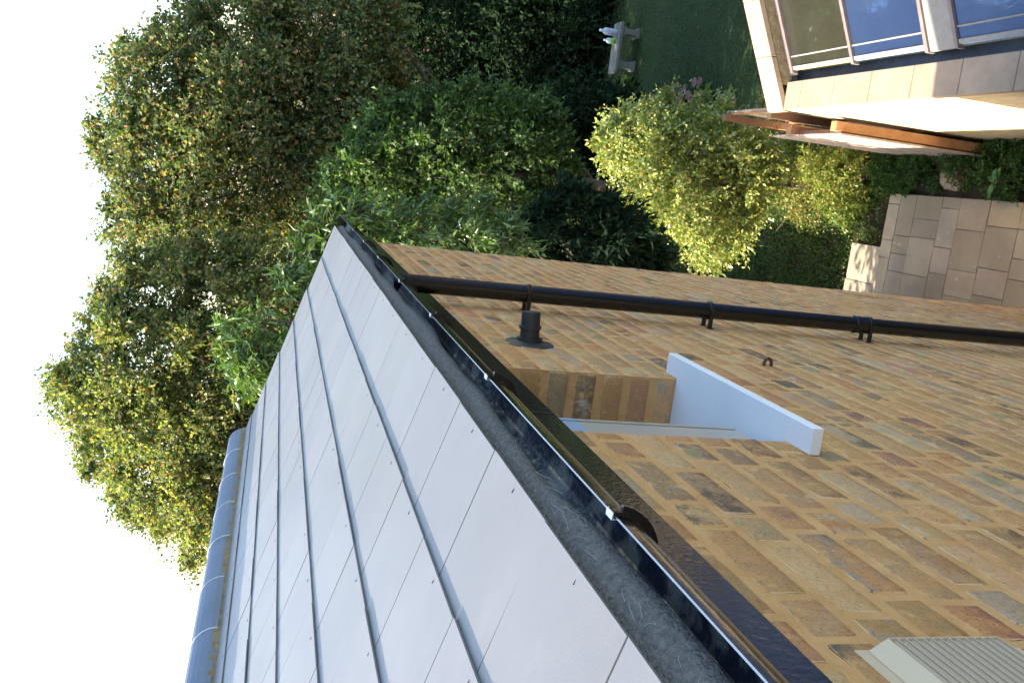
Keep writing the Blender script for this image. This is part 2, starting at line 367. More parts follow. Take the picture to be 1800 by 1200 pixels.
# back slope, plain courses
for ci in range(7):
    y0=3.1+.06-.217*ci
    for k in range(1):
        z0=GZ-DE+.3326*(.217*ci); 
        rm.hexa([(-2.8,y0,z0-.02),(XV,y0,z0-.02),(XV,y0-.26,z0+.06),(-2.8,y0-.26,z0+.06),(-2.8,y0,z0+.012),(XV,y0,z0+.012),(XV,y0-.26,z0+.0865+.004),(-2.8,y0-.26,z0+.0865+.004)])
SLC.extend([(1,1,1,1)]*(len(rm.v)-len(SLC)))
roof=rm.build('roof',M['slate'],house,mat2=[M['rivet']])
tint(roof,M['slate'],SLC,(.25,.245,.24),.60,1.25,7,(2,.8,.8))
# roof deck under the slates (dark), verge board
dk=MB(); dk.hexa([roofpt(-2.8,OE-.01,-.03),roofpt(XV-.01,OE-.01,-.03),roofpt(XV-.01,ORD,-.03),roofpt(-2.8,ORD,-.03),
   roofpt(-2.8,OE-.01,-.004),roofpt(XV-.01,OE-.01,-.004),roofpt(XV-.01,ORD,-.004),roofpt(-2.8,ORD,-.004)])
dk.build('roof_deck',M['felt'],roof)
# ridge
yr=-(ORD+.5)+.105; zr=GZ+.085
n=12; x=XV; zr+=.024
while x>-2.8:
    rt=MB(); x0=x-.447; off=rnd.uniform(-.002,.002); pr=[]
    for (rr,rev) in ((.114+off,False),(.099+off,True)):
        seq=[(yr-math.cos(math.pi*i/n)*rr*.92, zr+math.sin(math.pi*i/n)*rr*.86-.01) for i in range(n+1)]
        pr+= seq[::-1] if rev else seq
    rt.prism(pr,x0+.002,x-.002,'x'); x=x0
    rt.use(1); rt.tube([(x,yr-math.cos(math.pi*i/10)*.114*.92,zr+math.sin(math.pi*i/10)*.114*.86-.009) for i in range(11)],.0036,5)
    rt.build('ridge_tile',M['ridge'],roof,mat2=[M['cobweb']])
bd=MB(); x=-2.8; P=[]
while x<XV-.0:
    P.append((x,rnd.uniform(-.004,.004))); x+=.05
P.append((XV,0))
for i in range(len(P)-1):
    (a,ja),(b,jb)=P[i],P[i+1]
    bd.hexa([(a,yr-.118+ja,zr-.09),(b,yr-.118+jb,zr-.09),(b,yr+.12,zr-.075),(a,yr+.12,zr-.075),(a,yr-.103+ja,zr+.004),(b,yr-.103+jb,zr+.004),(b,yr+.1,zr+.004),(a,yr+.1,zr+.004)])
bd.prism([(yr-.10,zr-.05),(yr-.098,zr+.02),(yr-.06,zr+.068),(yr,zr+.084),(yr+.06,zr+.068),(yr+.098,zr+.02),(yr+.1,zr-.05)],XV-.03,XV+.004,'x')
bd.build('ridge_bedding',M['bedding'],roof)
# barge board along the verge
bb=MB(); bb.hexa([roofpt(XV-.05,OE,-.13),roofpt(XV-.02,OE,-.13),roofpt(XV-.02,ORD,-.13),roofpt(XV-.05,ORD,-.13),roofpt(XV-.05,OE,-.031),roofpt(XV-.02,OE,-.031),roofpt(XV-.02,ORD,-.031),roofpt(XV-.05,ORD,-.031)])
bb.build('barge_board',M['fascia'],house)
# felt drip strip into the gutter
fm=MB(); nx=260; row=[]
for i in range(nx+1):
    X=-2.8+(XV+2.75)*i/nx
    wv=.005*math.sin(X*3.1)+.004*math.sin(X*7.7+1)+.0015*math.sin(X*19)
    prof=[(-.50,.369),(-.455,.3885),(-.440,.3965),(-.430,.408+wv*.4),(-.428+wv,.427+wv*.8),(-.430+wv,.4295+wv*.8),(-.434,.412),(-.445,.4005),(-.46,.390),(-.502,.373)]
    row.append([W(X,o,d) for o,d in prof])
np_=len(row[0]); vs=[p for r_ in row for p in r_]; fs=[]
for i in range(nx):
    for j in range(np_):
        a=i*np_+j; b=i*np_+(j+1)%np_; fs.append((a,b,b+np_,a+np_))
fm.add(vs,fs); felt=fm.build('eaves_felt',M['felt'],house,smooth=True)
cw=MB()
for k in range(34):
    X=rnd.uniform(.62,1.5); o,d=-.4335,.4035; p=[]
    t=rnd.random(); nn=rnd.randint(4,8); dx=rnd.uniform(-.012,.012); s=rnd.uniform(.2,1)
    for i in range(nn):
        q=t+(i/nn)*s; q=min(q,1.6)/1.6
        oo=-.438+.010*q; dd=.3945+.032*q
        p.append(W(X+dx*i+rnd.uniform(-.004,.004),oo+.002,dd-.002))
    cw.tube(p,.00022,3)
cw.build('cobwebs',M['cobweb'],felt)['kind']='stuff'
# fascia
MB().bo(-2.8,XV-.02,-.499,-.482,.39,.611).build('fascia_board',M['fascia'],house,bevel=.002)
for X in (3.0,1.81): MB().bo(X,X+.004,-.4818,-.4805,.40,.610).build('fascia_joint_strip',M['matt_black'],house)
# gutter
GC=(-.428,.416); GR=.052
def arc(r0,a0,a1,n): return [(GC[0]+r0*math.cos(a0+(a1-a0)*i/n),GC[1]+r0*math.sin(a0+(a1-a0)*i/n)) for i in range(n+1)]
def wprof(mb,prof,X0,X1): # profile of (o,down)
    return mb.prism([(-(o+.5),GZ-d) for o,d in prof],X0,X1,'x')
gm=MB(); wprof(gm,arc(GR,0,math.pi,22)+arc(GR-.0022,0,math.pi,22)[::-1],-2.8,6.34)
gutter=gm.build('gutter',M['black_plastic'],house,smooth=False)
for p in gutter.data.polygons:
    p.use_smooth = abs(p.normal.x)<.5
gutter.data.set_sharp_from_angle(angle=R(35))
lip=MB(); lip.tube([W(-2.8,GC[0]+GR-.001,GC[1]),W(6.34,GC[0]+GR-.001,GC[1])],.0013,8)
lip.build('gutter_lip',mat('shiny_lip',(.45,.48,.52),None,rough=.25,spec=.8,metal=.7),gutter,smooth=True)
li=MB(); wprof(li,arc(GR-.0024,.03,math.pi-.03,22)+arc(GR-.0030,.03,math.pi-.03,22)[::-1],-2.75,6.33)
li.build('gutter_lining',M['gutter_in'],gutter,smooth=True)
br_=MB(); wprof(br_,arc(GR-.003,.02,math.pi-.02,12),6.335,6.34); br_.build('stop_end',M['black_plastic'],gutter)
for X in (5.1,4.4,3.72,3.02,2.35,1.66,.966,.28,-.42):
    b=MB()
    wprof(b,arc(GR+.0065,-.06,math.pi+.05,22)+arc(GR+.001,-.06,math.pi+.05,22)[::-1],X-.011,X+.011)
    wprof(b,arc(GR+.0125,.16,math.pi-.5,18)+arc(GR+.002,.16,math.pi-.5,18)[::-1],X-.0035,X+.0035)
    wprof(b,[(-.4815,.395),(-.4775,.395),(-.4775,.50),(-.4815,.50)],X-.014,X+.014)
    bk=b.build('gutter_bracket',M['black_plastic'],gutter)
    c=MB(); rx=GC[0]+GR; d=GC[1]
    c.bo(X-.010,X+.010,rx-.0045,rx+.0055,d-.0062,d-.0038)
    c.bo(X-.010,X+.010,rx-.0045,rx-.003,d-.0038,d+.016)
    c.bo(X-.009,X+.009,rx-.016,rx-.0045,d+.014,d+.016)
    c.build('bracket_clip',M['steel'],bk,bevel=.0006)
# gutter union
for X in (3.86,):
    b=MB(); wprof(b,arc(GR+.005,-.05,math.pi,20)+arc(GR+.0006,-.05,math.pi,20)[::-1],X-.05,X+.05)
    b.build('gutter_union',M['black_plastic'],gutter,smooth=False)
# downpipe
PX,PO=3.40,-.428
dp=MB(); dp.lathe(W(PX,PO,.45),(0,0,-1),[(0,.046),(.035,.040),(.05,.034),(7.02,.034)],28)
pipe=dp.build('downpipe',M['pipe'],house,smooth=True); pipe.data.set_sharp_from_angle(angle=R(40))
for d,dbl in ((.96,0),(1.74,0),(2.50,1),(3.45,0),(4.4,0),(5.3,1)):
    c=MB(); c.lathe(W(PX,PO,d),(0,0,-1),[(0,.0365),(.002,.0385),(.016,.0385),(.018,.0365)],28)
    for s in (-1,1):
        c.bo(PX+s*.030-.005,PX+s*.030+.005,-.4995,PO-.01,d+.001,d+.017)
        c.bo(PX+s*.036-.012,PX+s*.036+.012,-.4995,-.495,d-.001,d+.020)
    if dbl: c.lathe(W(PX,PO,d-.065),(0,0,-1),[(0,.0355),(.003,.039),(.012,.039),(.014,.0375),(.06,.0375)],28)
    c.build('pipe_clip',M['pipe'],pipe)
# boss pipe
bp=W(2.72,-.5,.80); ax=Vector((0.03,-1,.05))
b=MB(); b.lathe(bp,(0,-1,0),[(-.004,.080),(.002,.080),(.006,.074),(.010,.046),(.011,.044)],36)
boss=b.build('pipe_flange',M['matt_black'],house,smooth=True); boss.data.set_sharp_from_angle(angle=R(30))
b=MB(); b.lathe(bp,ax,[(.004,.041),(.020,.041),(.0205,.031),(.048,.0305),(.049,.035),(.058,.035),(.059,.0305),(.102,.0295)],32)
b.lathe(Vector(bp)+ax.normalized()*.1021,ax,[(0,.0240),(.0003,.024)],24)
ppp=b.build('outlet_pipe',M['matt_black'],boss,smooth=True); ppp.data.set_sharp_from_angle(angle=R(30))
# ring bolt
b=MB(); c=Vector(W(2.64,-.5,1.60)); b.tube([c+Vector((0,.01,.013)),c+Vector((0,-.012,.0135)),c+Vector((0,-.024,.009)),c+Vector((0,-.028,0)),c+Vector((0,-.024,-.009)),c+Vector((0,-.012,-.0135)),c+Vector((0,.01,-.013))],.0055,10)
hk=b.build('wall_hook',M['rust'],house,smooth=True)
b=MB(); b.lathe(c+Vector((0,.001,.014)),(0,-1,0),[(0,.012),(.003,.009)],12); b.build('hook_plug',M['cobweb'],hk)
# sill and window
sm_=MB()
TH=.028; zt=ZS+.014
sm_.prism([(WX0-.10,-.062),(WX1+.075,-.062),(WX1+.075,-.0015),(WX1-.001,-.0015),(WX1-.001,.22),(WX0+.001,.22),(WX0+.001,-.0015),(WX0-.10,-.0015)],zt-.027,zt,'z')
sm_.build('window_sill',M['sill'],house,bevel=.0025)
wf=MB(); yf=.158; wz0=zt+.0005; wz1=GZ-.42
wx0,wx1=WX0+.002,WX1-.002
wf.box(wx0,wx1,yf+.012,yf+.07,wz1-.06,wz1); 
for (a,b) in ((wx1-.055,wx1),(wx0,wx0+.055)): wf.box(a,b,yf+.012,yf+.07,wz0,wz1-.06)
wf.box(wx0+.055,wx1-.055,yf+.012,yf+.07,wz0,wz0+.06)
# raised bead lines of the frame
wf.box(wx1-.014,wx1-.001,yf,yf+.012,wz0,wz1); wf.box(wx0+.001,wx0+.014,yf,yf+.012,wz0,wz1)
wf.box(wx1-.026,wx1-.018,yf+.005,yf+.012,wz0,wz1); wf.box(wx0+.018,wx0+.026,yf+.005,yf+.012,wz0,wz1)
win=wf.build('window',M['frame'],house,bevel=.0015)
MB().box(wx0+.055,wx0+.12,yf+.02,yf+.05,wz0+.06,wz1-.06).build('stile',M['frame'],win)
op=MB(); yo=.018; d0,d1=.42,1.105
def sash(mb,da,db):
    mb.bo(1.757,1.898,-.556,-.520,da,db); mb.bo(1.8982,1.912,-.556,-.531,da,db-.001); mb.bo(1.9122,1.926,-.556,-.5205,da,db); mb.bo(1.9262,1.946,-.556,-.536,da,db-.003)
sash(op,.700,d1); sh_=op.build('open_sash',M['frame'],win,bevel=.001)
op=MB(); sash(op,.42,.699); op.build('sash_reflection',M['sash_sky'],sh_,label='upper end of the window sash with painted pale blue sky reflection')
MB().box(wx0+.12,wx1-.055,yf+.03,yf+.034,wz0+.06,wz1-.06).build('pane',M['glass'],win)
# air vent cover
vn=MB(); vx1=.858; vx0=.60; zt_=GZ-.738; zb=GZ-.90
vn.box(vx0,vx1,-.004,-.0005,zb-.04,GZ-.700)
vn.hexa([(vx0,-.022,zt_-.002),(vx1-.005,-.022,zt_-.002),(vx1-.004,-.004,zt_-.002),(vx0,-.004,zt_-.002),(vx0,-.020,zt_+.001),(vx1-.005,-.020,zt_+.001),(vx1-.004,-.0045,zt_+.022),(vx0,-.0045,zt_+.022)])
vn.box(vx1-.0065,vx1-.004,-.022,-.004,zb,zt_-.0021)
vent=vn.build('air_vent',M['vent'],house,bevel=.001)
lv=MB(); z=zt_-.006
while z>zb:
    lv.prism([(-.0225,z-.0075),(-.0205,z-.0078),(-.004,z-.0002),(-.004,z+.0012),(-.0195,z-.0055),(-.0225,z-.0055)],vx0,vx1-.0066,'x'); z-=.0122
lv.build('louvres',M['vent'],vent)

# ------------------------------------------------------------------ brick extension with glass roof
ext=thing('brick_extension',W(5,1.1,7.5),'pale sunlit brick extension with concrete coping and sloping glass roof across the patio','building')
T25=math.tan(R(25)); XC=8.46
MB().bo(-4,XC+.27,1.046,1.26,4.861,7.7).build('wall',M['yellow_brick'],ext)
g=MB()
def rk(o): return 4.8-(o-1.02)*T25
g.hexa([W(XC+.02,1.26,7.7),W(XC+.27,1.26,7.7),W(XC+.27,5,7.7),W(XC+.02,5,7.7),W(XC+.02,1.26,rk(1.26)+.062),W(XC+.27,1.26,rk(1.26)+.062),W(XC+.27,5,rk(5)+.062),W(XC+.02,5,rk(5)+.062)])
g.build('gable_wall',M['yellow_brick'],ext)
cp=MB(); e=[-3.5+.547*i for i in range(30)]; js=[8.185-.547*i for i in range(22)]; xs=[XC-.001]+js
for i in range(len(xs)-1):
    a,b=xs[i+1]+.003,xs[i]-.003
    cp.hexa([W(a,1.016,4.86),W(b,1.016,4.86),W(b,1.283,4.86),W(a,1.283,4.86),W(a,1.016,4.802),W(b,1.016,4.802),W(b,1.283,4.80),W(a,1.283,4.80)])
cp.build('coping_stones',M['coping'],ext,bevel=.004)
MB().bo(-4,XC,1.03,1.27,4.81,4.858).build('coping_mortar',M['bedding'],ext)
rc=MB(); o=1.0
while o<5:
    a,b=o+.003,o+.50
    rc.hexa([W(XC,a,rk(a)+.06),W(XC+.305,a,rk(a)+.06),W(XC+.305,b,rk(b)+.06),W(XC,b,rk(b)+.06),W(XC,a,rk(a)),W(XC+.305,a,rk(a)),W(XC+.305,b,rk(b)),W(XC,b,rk(b))]); o+=.503
rc.build('raking_coping',M['coping'],ext,bevel=.004)
# soffit brown face under the rake, inside
ib=MB(); ib.hexa([W(XC+.001,1.286,rk(1.286)+.20),W(XC+.018,1.286,rk(1.286)+.20),W(XC+.018,5,rk(5)+.20),W(XC+.001,5,rk(5)+.20),W(XC+.001,1.286,rk(1.286)+.061),W(XC+.018,1.286,rk(1.286)+.061),W(XC+.018,5,rk(5)+.061),W(XC+.001,5,rk(5)+.061)])
ib.build('inner_parapet_face',M['bedding'],ext)
def gz(o): return 4.80-(o-1.386)*T25
lf=MB(); lf.bo(-4,XC-.0,1.2845,1.40,4.90,4.93)
lf.bo(-4,XC,1.2845,1.30,4.83,4.899)
lf.hexa([W(8.37,1.35,gz(1.35)+.09),W(XC,1.35,gz(1.35)+.09),W(XC,5,gz(5)+.09),W(8.37,5,gz(5)+.09),W(8.37,1.35,gz(1.35)+.03),W(XC,1.35,gz(1.35)+.0),W(XC,5,gz(5)+.0),W(8.37,5,gz(5)+.03)])
lf.build('lead_gutter',M['lead'],ext)
def slope(mb,X0,X1,o0,o1,h0,h1): # sheet on the glass slope, raised between h0 and h1
    return mb.hexa([W(X0,o0,gz(o0)-h0),W(X1,o0,gz(o0)-h0),W(X1,o1,gz(o1)-h0),W(X0,o1,gz(o1)-h0),W(X0,o0,gz(o0)-h1),W(X1,o0,gz(o0)-h1),W(X1,o1,gz(o1)-h1),W(X0,o1,gz(o1)-h1)])
MBR=[8.37,7.37,6.40,6.07,5.08,4.1,3.78,2.8,1.8,.8]
gb=MB()
for i in range(len(MBR)-1):
    b_,a_=MBR[i],MBR[i+1]
    if i in (2,5): continue
    olive=i==0
    rl=MB(); slope(rl,a_+.02,b_-.02,1.39,4.9,-.02,0)
    r_=rl.build('roof_pane',M['pane_trees'] if olive else M['pane_sky'],ext,label='roof pane with painted olive tree reflection nearest the gable' if olive else None)
    gl=MB().add([W(a_+.02,1.39,gz(1.39)-.006),W(b_-.02,1.39,gz(1.39)-.006),W(b_-.02,4.9,gz(4.9)-.006),W(a_+.02,4.9,gz(4.9)-.006)],[(0,3,2,1)]); gl.build('glass',M['clear'],r_)
    fr=MB(); slope(fr,a_+.021,b_-.021,1.39,1.42,.0105,.02); slope(fr,a_+.021,b_-.021,1.50,1.512,.0105,.014)
    fr.build('pane_rail',M['panel'],r_)
for X in MBR:
    b=MB(); slope(b,X-.019,X+.019,1.36,4.9,-.03,.035); b.build('glazing_bar',M['alu'],ext,bevel=.003)
for k in (2,5):
    b=MB(); slope(b,MBR[k+1]+.02,MBR[k]-.02,1.37,4.9,-.02,.012); b.build('pale_roof_panel',M['panel'],ext)

# ------------------------------------------------------------------ fences
def vboard(mb,X0,X1,o,th,d0,lean=0):
    x=X0
    while x<X1:
        wd=.095; dd=d0+rnd.uniform(-.006,.006)
        mb.bo(x,min(x+wd,X1),o-th-rnd.uniform(0,.006),o-.001,dd,7.55); x+=wd+.004
f1=thing('board_fence',W(9.3,.96,7.5),'near timber fence run with thick orange end post beside the extension corner','fence','timber fence runs')
b=MB(); b.bo(8.52,8.62,.90,1.0,5.47,7.6); b.build('post',M['wood'],f1,bevel=.004)
b=MB(); b.bo(9.42,9.52,.88,.98,5.49,7.6); b.build('post',M['wood'],f1,bevel=.004)
b=MB(); vboard(b,8.50,9.9,.885,.018,5.53); b.build('boards',M['wood_grey'],f1)
for d in (5.60,6.4,7.2):
    b=MB(); b.bo(8.621,9.419,.89,.935,d,d+.06); b.build('rail',M['wood'],f1)
f2=thing('board_fence',W(10.5,1.08,7.5),'farther timber fence run with open rails seen edge on behind the pale bush','fence','timber fence runs')
for X in (8.82,9.75,10.9):
    b=MB(); b.bo(X,X+.09,1.06,1.15,5.40,7.6); b.build('post',M['wood'],f2,bevel=.004)
b=MB(); vboard(b,8.93,10.88,1.19,.018,5.45); b.build('boards',M['wood_grey'],f2)
for d in (5.46,6.3,7.2):
    b=MB(); b.bo(8.911,10.9,1.151,1.17,d,d+.07); b.build('rail',M['wood'],f2)
# unseen fence behind the house, added to cast the shadow over the patio
f3=thing('board_fence',(8,.8,0),'unseen tall close boarded fence added behind the brick house to shade the patio','fence','timber fence runs')
b=MB()
x=5.95
k=0
while x<9.95: b.box(x,x+.16,.80-.012*(k%2),.818-.012*(k%2),0,2.28); x+=.14; k+=1
b.build('boards',M['wood_grey'],f3)
for X in (6.0,7.9,9.85):
    b=MB(); b.box(X,X+.09,.821,.91,0,2.31); b.build('post',M['wood'],f3)

lw=thing('shade_wall',(13.2,.9,0),'unseen low brick wall added behind the brick house to shade the ground','wall')  # unseen low wall, added to shade the creeper past the patio
MB().box(10.75,15.5,.80,1.0,0,.72).build('brickwork',M['yellow_brick'],lw); MB().box(10.72,15.53,.77,1.03,.721,.77).build('coping',M['coping'],lw,bevel=.005)  # brickwork and coping of the unseen shade wall
# ------------------------------------------------------------------ foliage
def leaves_mesh(name, P, D, N, Ls, Ws, cols, mat_, parent, fold=.0, pts6=False):
    """P base points, D leaf directions, N normals, one small face pair each"""
    n=len(P); D=D/np.linalg.norm(D,axis=1,keepdims=True)
    T=np.cross(N,D); T/= (np.linalg.norm(T,axis=1,keepdims=True)+1e-9); NN=np.cross(D,T)
    Ls=Ls[:,None]; Ws=Ws[:,None]
    o0=np.array(origin(parent))
    P=P-o0
    if not pts6:
        V=np.stack([P, P+D*Ls*.42+T*Ws*.5-NN*Ws*fold, P+D*Ls, P+D*Ls*.42-T*Ws*.5-NN*Ws*fold],1).reshape(-1,3); k=4
        loops=np.arange(n*4); ls=np.arange(n)*4; lt=np.full(n,4)
    else:
        V=np.stack([P, P+D*Ls*.35+T*Ws*.5+NN*Ws*fold, P+D*Ls*.97+T*Ws*.06-NN*Ls*.16, P+D*Ls-NN*Ls*.17, P+D*Ls*.35-T*Ws*.5+NN*Ws*fold, P+D*Ls*.45-NN*Ls*.02],1).reshape(-1,3); k=6
        b=(np.arange(n)*6)[:,None]
        loops=np.concatenate([b+np.array([[0,1,2,5]]), b+np.array([[5,2,3,3]])*0+b*0+np.array([[0,5,3,4]])],1).ravel()
        ls=np.arange(n*2)*4; lt=np.full(n*2,4)
    me=bpy.data.meshes.new(name); me.vertices.add(len(V)); me.vertices.foreach_set('co',V.astype(np.float32).ravel())
    me.loops.add(len(loops)); me.loops.foreach_set('vertex_index',loops.astype(np.int32))
    me.polygons.add(len(ls)); me.polygons.foreach_set('loop_start',ls.astype(np.int32)); me.polygons.foreach_set('loop_total',lt.astype(np.int32))
    me.update(calc_edges=True)
    A=me.attributes.new('lcol','FLOAT_COLOR','POINT')
    c=np.concatenate([cols,np.ones((n,1))],1); A.data.foreach_set('color',np.repeat(c,k,axis=0).astype(np.float32).ravel())
    me.materials.append(mat_); ob=bpy.data.objects.new(name,me); COL.objects.link(ob)
    if parent: ob.parent=parent
    return ob
def unit(v): return v/(np.linalg.norm(v,axis=-1,keepdims=True)+1e-9)
def sprays(cl, cr, ntw, nlf, droop=.15, outw=None, spread=1.0, flat=.8):
    """cl clump centres (n,3); twigs radiate from each centre, leaves sit along the twigs"""
    n=len(cl); C=np.repeat(cl,ntw,0); r=np.repeat(cr,ntw)[:,None]
    d=nrng.normal(size=(n*ntw,3)); d[:,2]*=flat; d=unit(d)
    if outw is not None: d=unit(d+np.repeat(outw,ntw,0)*.55)
    s=C+d*r*nrng.uniform(.1,.5,(len(C),1)); L=r*nrng.uniform(.45,1.0,(len(C),1))
    t=np.tile(np.linspace(.05,1,nlf),len(C))[:,None]
    S0=np.repeat(s,nlf,0); D0=np.repeat(d,nlf,0); L0=np.repeat(L,nlf,0)
    P=S0+D0*L0*t; P[:,2]-=(droop*L0*t*t)[:,0]
    P+=nrng.normal(size=P.shape)*.012*spread
    side=nrng.normal(size=P.shape); LD=unit(D0*.8+side*.8); LD[:,2]-=droop*1.2
    up_=np.tile(np.array([0,0,1.]),(len(P),1)); N=unit(up_*.9+nrng.normal(size=P.shape)*.75)
    return P,LD,N,t[:,0],(s,d,L)
def palette_cols(n, pal, wts, jitter=.18):
    pal=np.array(pal); w_=np.array(wts,float); w_/=w_.sum(); i=nrng.choice(len(pal),n,p=w_)
    c=pal[i]*nrng.uniform(1-jitter,1+jitter,(n,1)); return np.clip(c,0,1)
def inpoly(x,y,poly):
    c=False; n=len(poly)
    for i in range(n):
        x1,y1=poly[i]; x2,y2=poly[i-1]
        if (y1>y)!=(y2>y) and x<(x2-x1)*(y-y1)/(y2-y1)+x1: c=not c
    return c
def pdist(x,y,poly):
    m=1e9
    for i in range(len(poly)):
        x1,y1=poly[i]; x2,y2=poly[i-1]; dx,dy=x2-x1,y2-y1; t=max(0,min(1,((x-x1)*dx+(y-y1)*dy)/(dx*dx+dy*dy+1e-9)))
        m=min(m,math.hypot(x-x1-t*dx,y-y1-t*dy))
    return m
def crown_clumps(poly, X, thick, n, rpx, full=150., seed=0):
    rr=random.Random(seed); xs=[p[0] for p in poly]; ys=[p[1] for p in poly]; out=[]; rad=[]; tries=0
    while len(out)<n and tries<n*60:
        tries+=1
        x=rr.uniform(min(xs),max(xs)); y=rr.uniform(min(ys),max(ys))
        if not inpoly(x,y,poly): continue
        dd=pdist(x,y,poly); r=rpx*rr.uniform(.65,1.25)
        if dd<r*.55: 
            if rr.random()<.6: continue
            r*=.6
        dep=rr.uniform(-1,1)*thick*math.sqrt(min(1,dd/full)+.05)
        q=at(x,y,X+dep); out.append(q); rad.append(r*(X+dep)/1520.)
    return out,np.array(rad)
def limb(mb,a,b,r0,r1,sag=.1,n=5,seg=6):
    a=Vector(a); b=Vector(b); L_=(b-a).length; j=Vector((rnd.gauss(0,1),rnd.gauss(0,1),rnd.gauss(0,.6)))*L_*.07
    pts=[a.lerp(b,i/n)+j*math.sin(math.pi*i/n)+Vector((0,0,-sag*L_*math.sin(math.pi*i/n)*.5)) for i in range(n+1)]
    mb.tube(pts,[r0+(r1-r0)*i/n for i in range(n+1)],seg,False)
def tree(name,label,group,base,poly,X,thick,ncl,rpx,ntw,nlf,ls,lw,pal,wts,seed,trunk_r=.16,cat='tree',glossy=False,droop=.15,long=False,full=150.,nlimb=26,twigs=False,trunk_top=None,flat=.8,minz=.15):
    cl,cr=crown_clumps(poly,X,thick,ncl,rpx,full,seed)
    keep=[i for i,c in enumerate(cl) if c.z>minz]; cl=[cl[i] for i in keep]; cr=cr[keep]
    ctr=sum(cl,Vector())/len(cl)
    bx,by=(ctr.x,ctr.y) if base is None else base
    root=thing(name,(bx,by,0),label,cat,group)
    top=Vector((ctr.x*.7+bx*.3,ctr.y*.7+by*.3,ctr.z+.3)) if trunk_top is None else Vector(trunk_top)
    tm=MB(); n=7; B=Vector((bx,by,-.1)); pts=[]
    for i in range(n+1):
        t=i/n; p=B.lerp(top,t)+Vector((rnd.gauss(0,.05),rnd.gauss(0,.05),0))*top.z*.12*math.sin(math.pi*t); pts.append(p)
    tm.tube(pts,[trunk_r*(1.25 if i==0 else 1-.72*i/n) for i in range(n+1)],10)
    idx=list(range(len(cl))); random.Random(seed+5).shuffle(idx)
    for i in idx[:nlimb]:
        t=rnd.uniform(.45,.95); k=min(n-1,int(t*n)); a=pts[k].lerp(pts[k+1],t*n-k)
        if cl[i].z<a.z-.8 and nlimb>20: a=pts[2].lerp(pts[3],rnd.random())
        limb(tm,a,cl[i],trunk_r*(1-.72*t)*.45,.012)
    C=np.array([tuple(c) for c in cl]); outw=unit(C-np.array(tuple(ctr)))
    P,D,N,t,(s,d,L)=sprays(C,cr,ntw,nlf,droop,outw,1.0 if ls<.12 else 1.6,flat)
    if twigs:
        for k in range(0,len(s),2):
            a=Vector(s[k]); b=a+Vector(d[k])*float(L[k][0]); b.z-=droop*float(L[k][0])
            tm.tube([a,(a+b)/2+Vector((0,0,droop*.25*float(L[k][0]))),b],[.007,.005,.003],4,False)
    tm.build('trunk',M['bark'],root,smooth=True)
    n_=len(P); lsz=ls*nrng.uniform(.65,1.25,n_); lws=lw*nrng.uniform(.7,1.2,n_)
    cols=palette_cols(n_,pal,wts)
    cv=np.repeat(nrng.uniform(.78,1.22,len(C)),ntw*nlf)[:,None]; cols=np.clip(cols*cv,0,1)
    leaves_mesh('crown',P,D,N,lsz,lws,cols,M['leaf_gloss'] if glossy else M['leaf_dark'] if name=='evergreen_tree' or seed==6 else M['leaf'],root,.25,long)
    return root
G1=(.075,.125,.052);G2=(.13,.17,.065);G3=(.26,.26,.10);RB=(.33,.20,.10);DK=(.038,.078,.045);YG=(.29,.30,.09)
GT='broad leaved trees behind the house'
A1=[(380,-50),(355,10),(285,45),(235,75),(182,112),(194,168),(155,238),(184,300),(190,400),(215,440),(330,470),(450,440),(600,390),(690,330),(720,200),(700,0),(680,-50)]
tree('broadleaf_tree','tall olive green tree with reddish leaf tips filling the upper left corner beside the sky',GT,None,A1,19,1.9,470,44,30,11,.082,.060,[G1,G2,G3,RB,DK],[27,28,24,15,13],1,.24,nlimb=60,full=200)
A2=[(205,450),(185,500),(108,555),(138,600),(96,650),(99,720),(142,768),(134,828),(182,866),(203,903),(272,920),(302,962),(358,1005),(400,985),(430,760),(560,620),(600,480),(540,430),(330,420)]
tree('broadleaf_tree','yellowing olive tree rising straight behind the roof ridge',GT,None,A2,16,1.7,390,44,30,11,.072,.053,[G1,G2,G3,RB,DK,YG],[18,24,26,9,10,14],2,.22,nlimb=60,full=180)
A4=[(600,250),(680,180),(780,150),(900,150),(980,190),(1010,290),(1030,370),(1000,420),(900,430),(760,400),(620,420),(540,380),(560,300)]
tree('broadleaf_tree','mid green leafy tree in half shade between the gutter end and the pale bush',GT,None,A4,15.0,1.3,230,40,24,10,.085,.05,[(.06,.11,.03),(.09,.15,.04),(.03,.06,.022),(.17,.23,.06)],[35,25,30,10],3,.14,nlimb=40,full=110)
A3=[(378,605),(400,570),(470,555),(560,375),(610,345),(640,420),(560,560),(500,650),(440,690),(395,650)]
tree('laurel_tree','glossy long leaved laurel pushing out just behind the roof verge',GT,(9.5,1.7),A3,9.0,.5,46,48,12,9,.125,.034,[(.06,.12,.025),(.10,.17,.035),(.16,.22,.06)],[45,35,20],4,.07,glossy=True,droop=.3,long=True,full=60,twigs=True,nlimb=16)
A3b=[(600,355),(700,365),(770,340),(860,375),(930,430),(960,500),(640,500),(600,430)]
tree('laurel_tree','glossy long leaved laurel behind the top of the brick wall corner',GT,(9.4,2.1),A3b,9.1,.4,60,42,12,9,.105,.029,[(.05,.11,.025),(.09,.16,.035),(.15,.22,.06)],[45,35,20],5,.07,glossy=True,droop=.35,long=True,full=60,twigs=True,nlimb=9,trunk_top=(9.2,.75,5.9))
A3c=[(960,340),(1060,340),(1130,400),(1165,480),(1100,520),(940,500),(900,430)]
tree('laurel_tree','dark broad leaved laurel in deep shade low behind the brick wall edge',GT,(10.0,1.4),A3c,9.6,.4,60,44,12,9,.12,.042,[(.006,.016,.008),(.012,.028,.013)],[1,1],6,.045,glossy=False,droop=.3,long=True,full=60,nlimb=0,trunk_top=(9.8,.6,3.4))
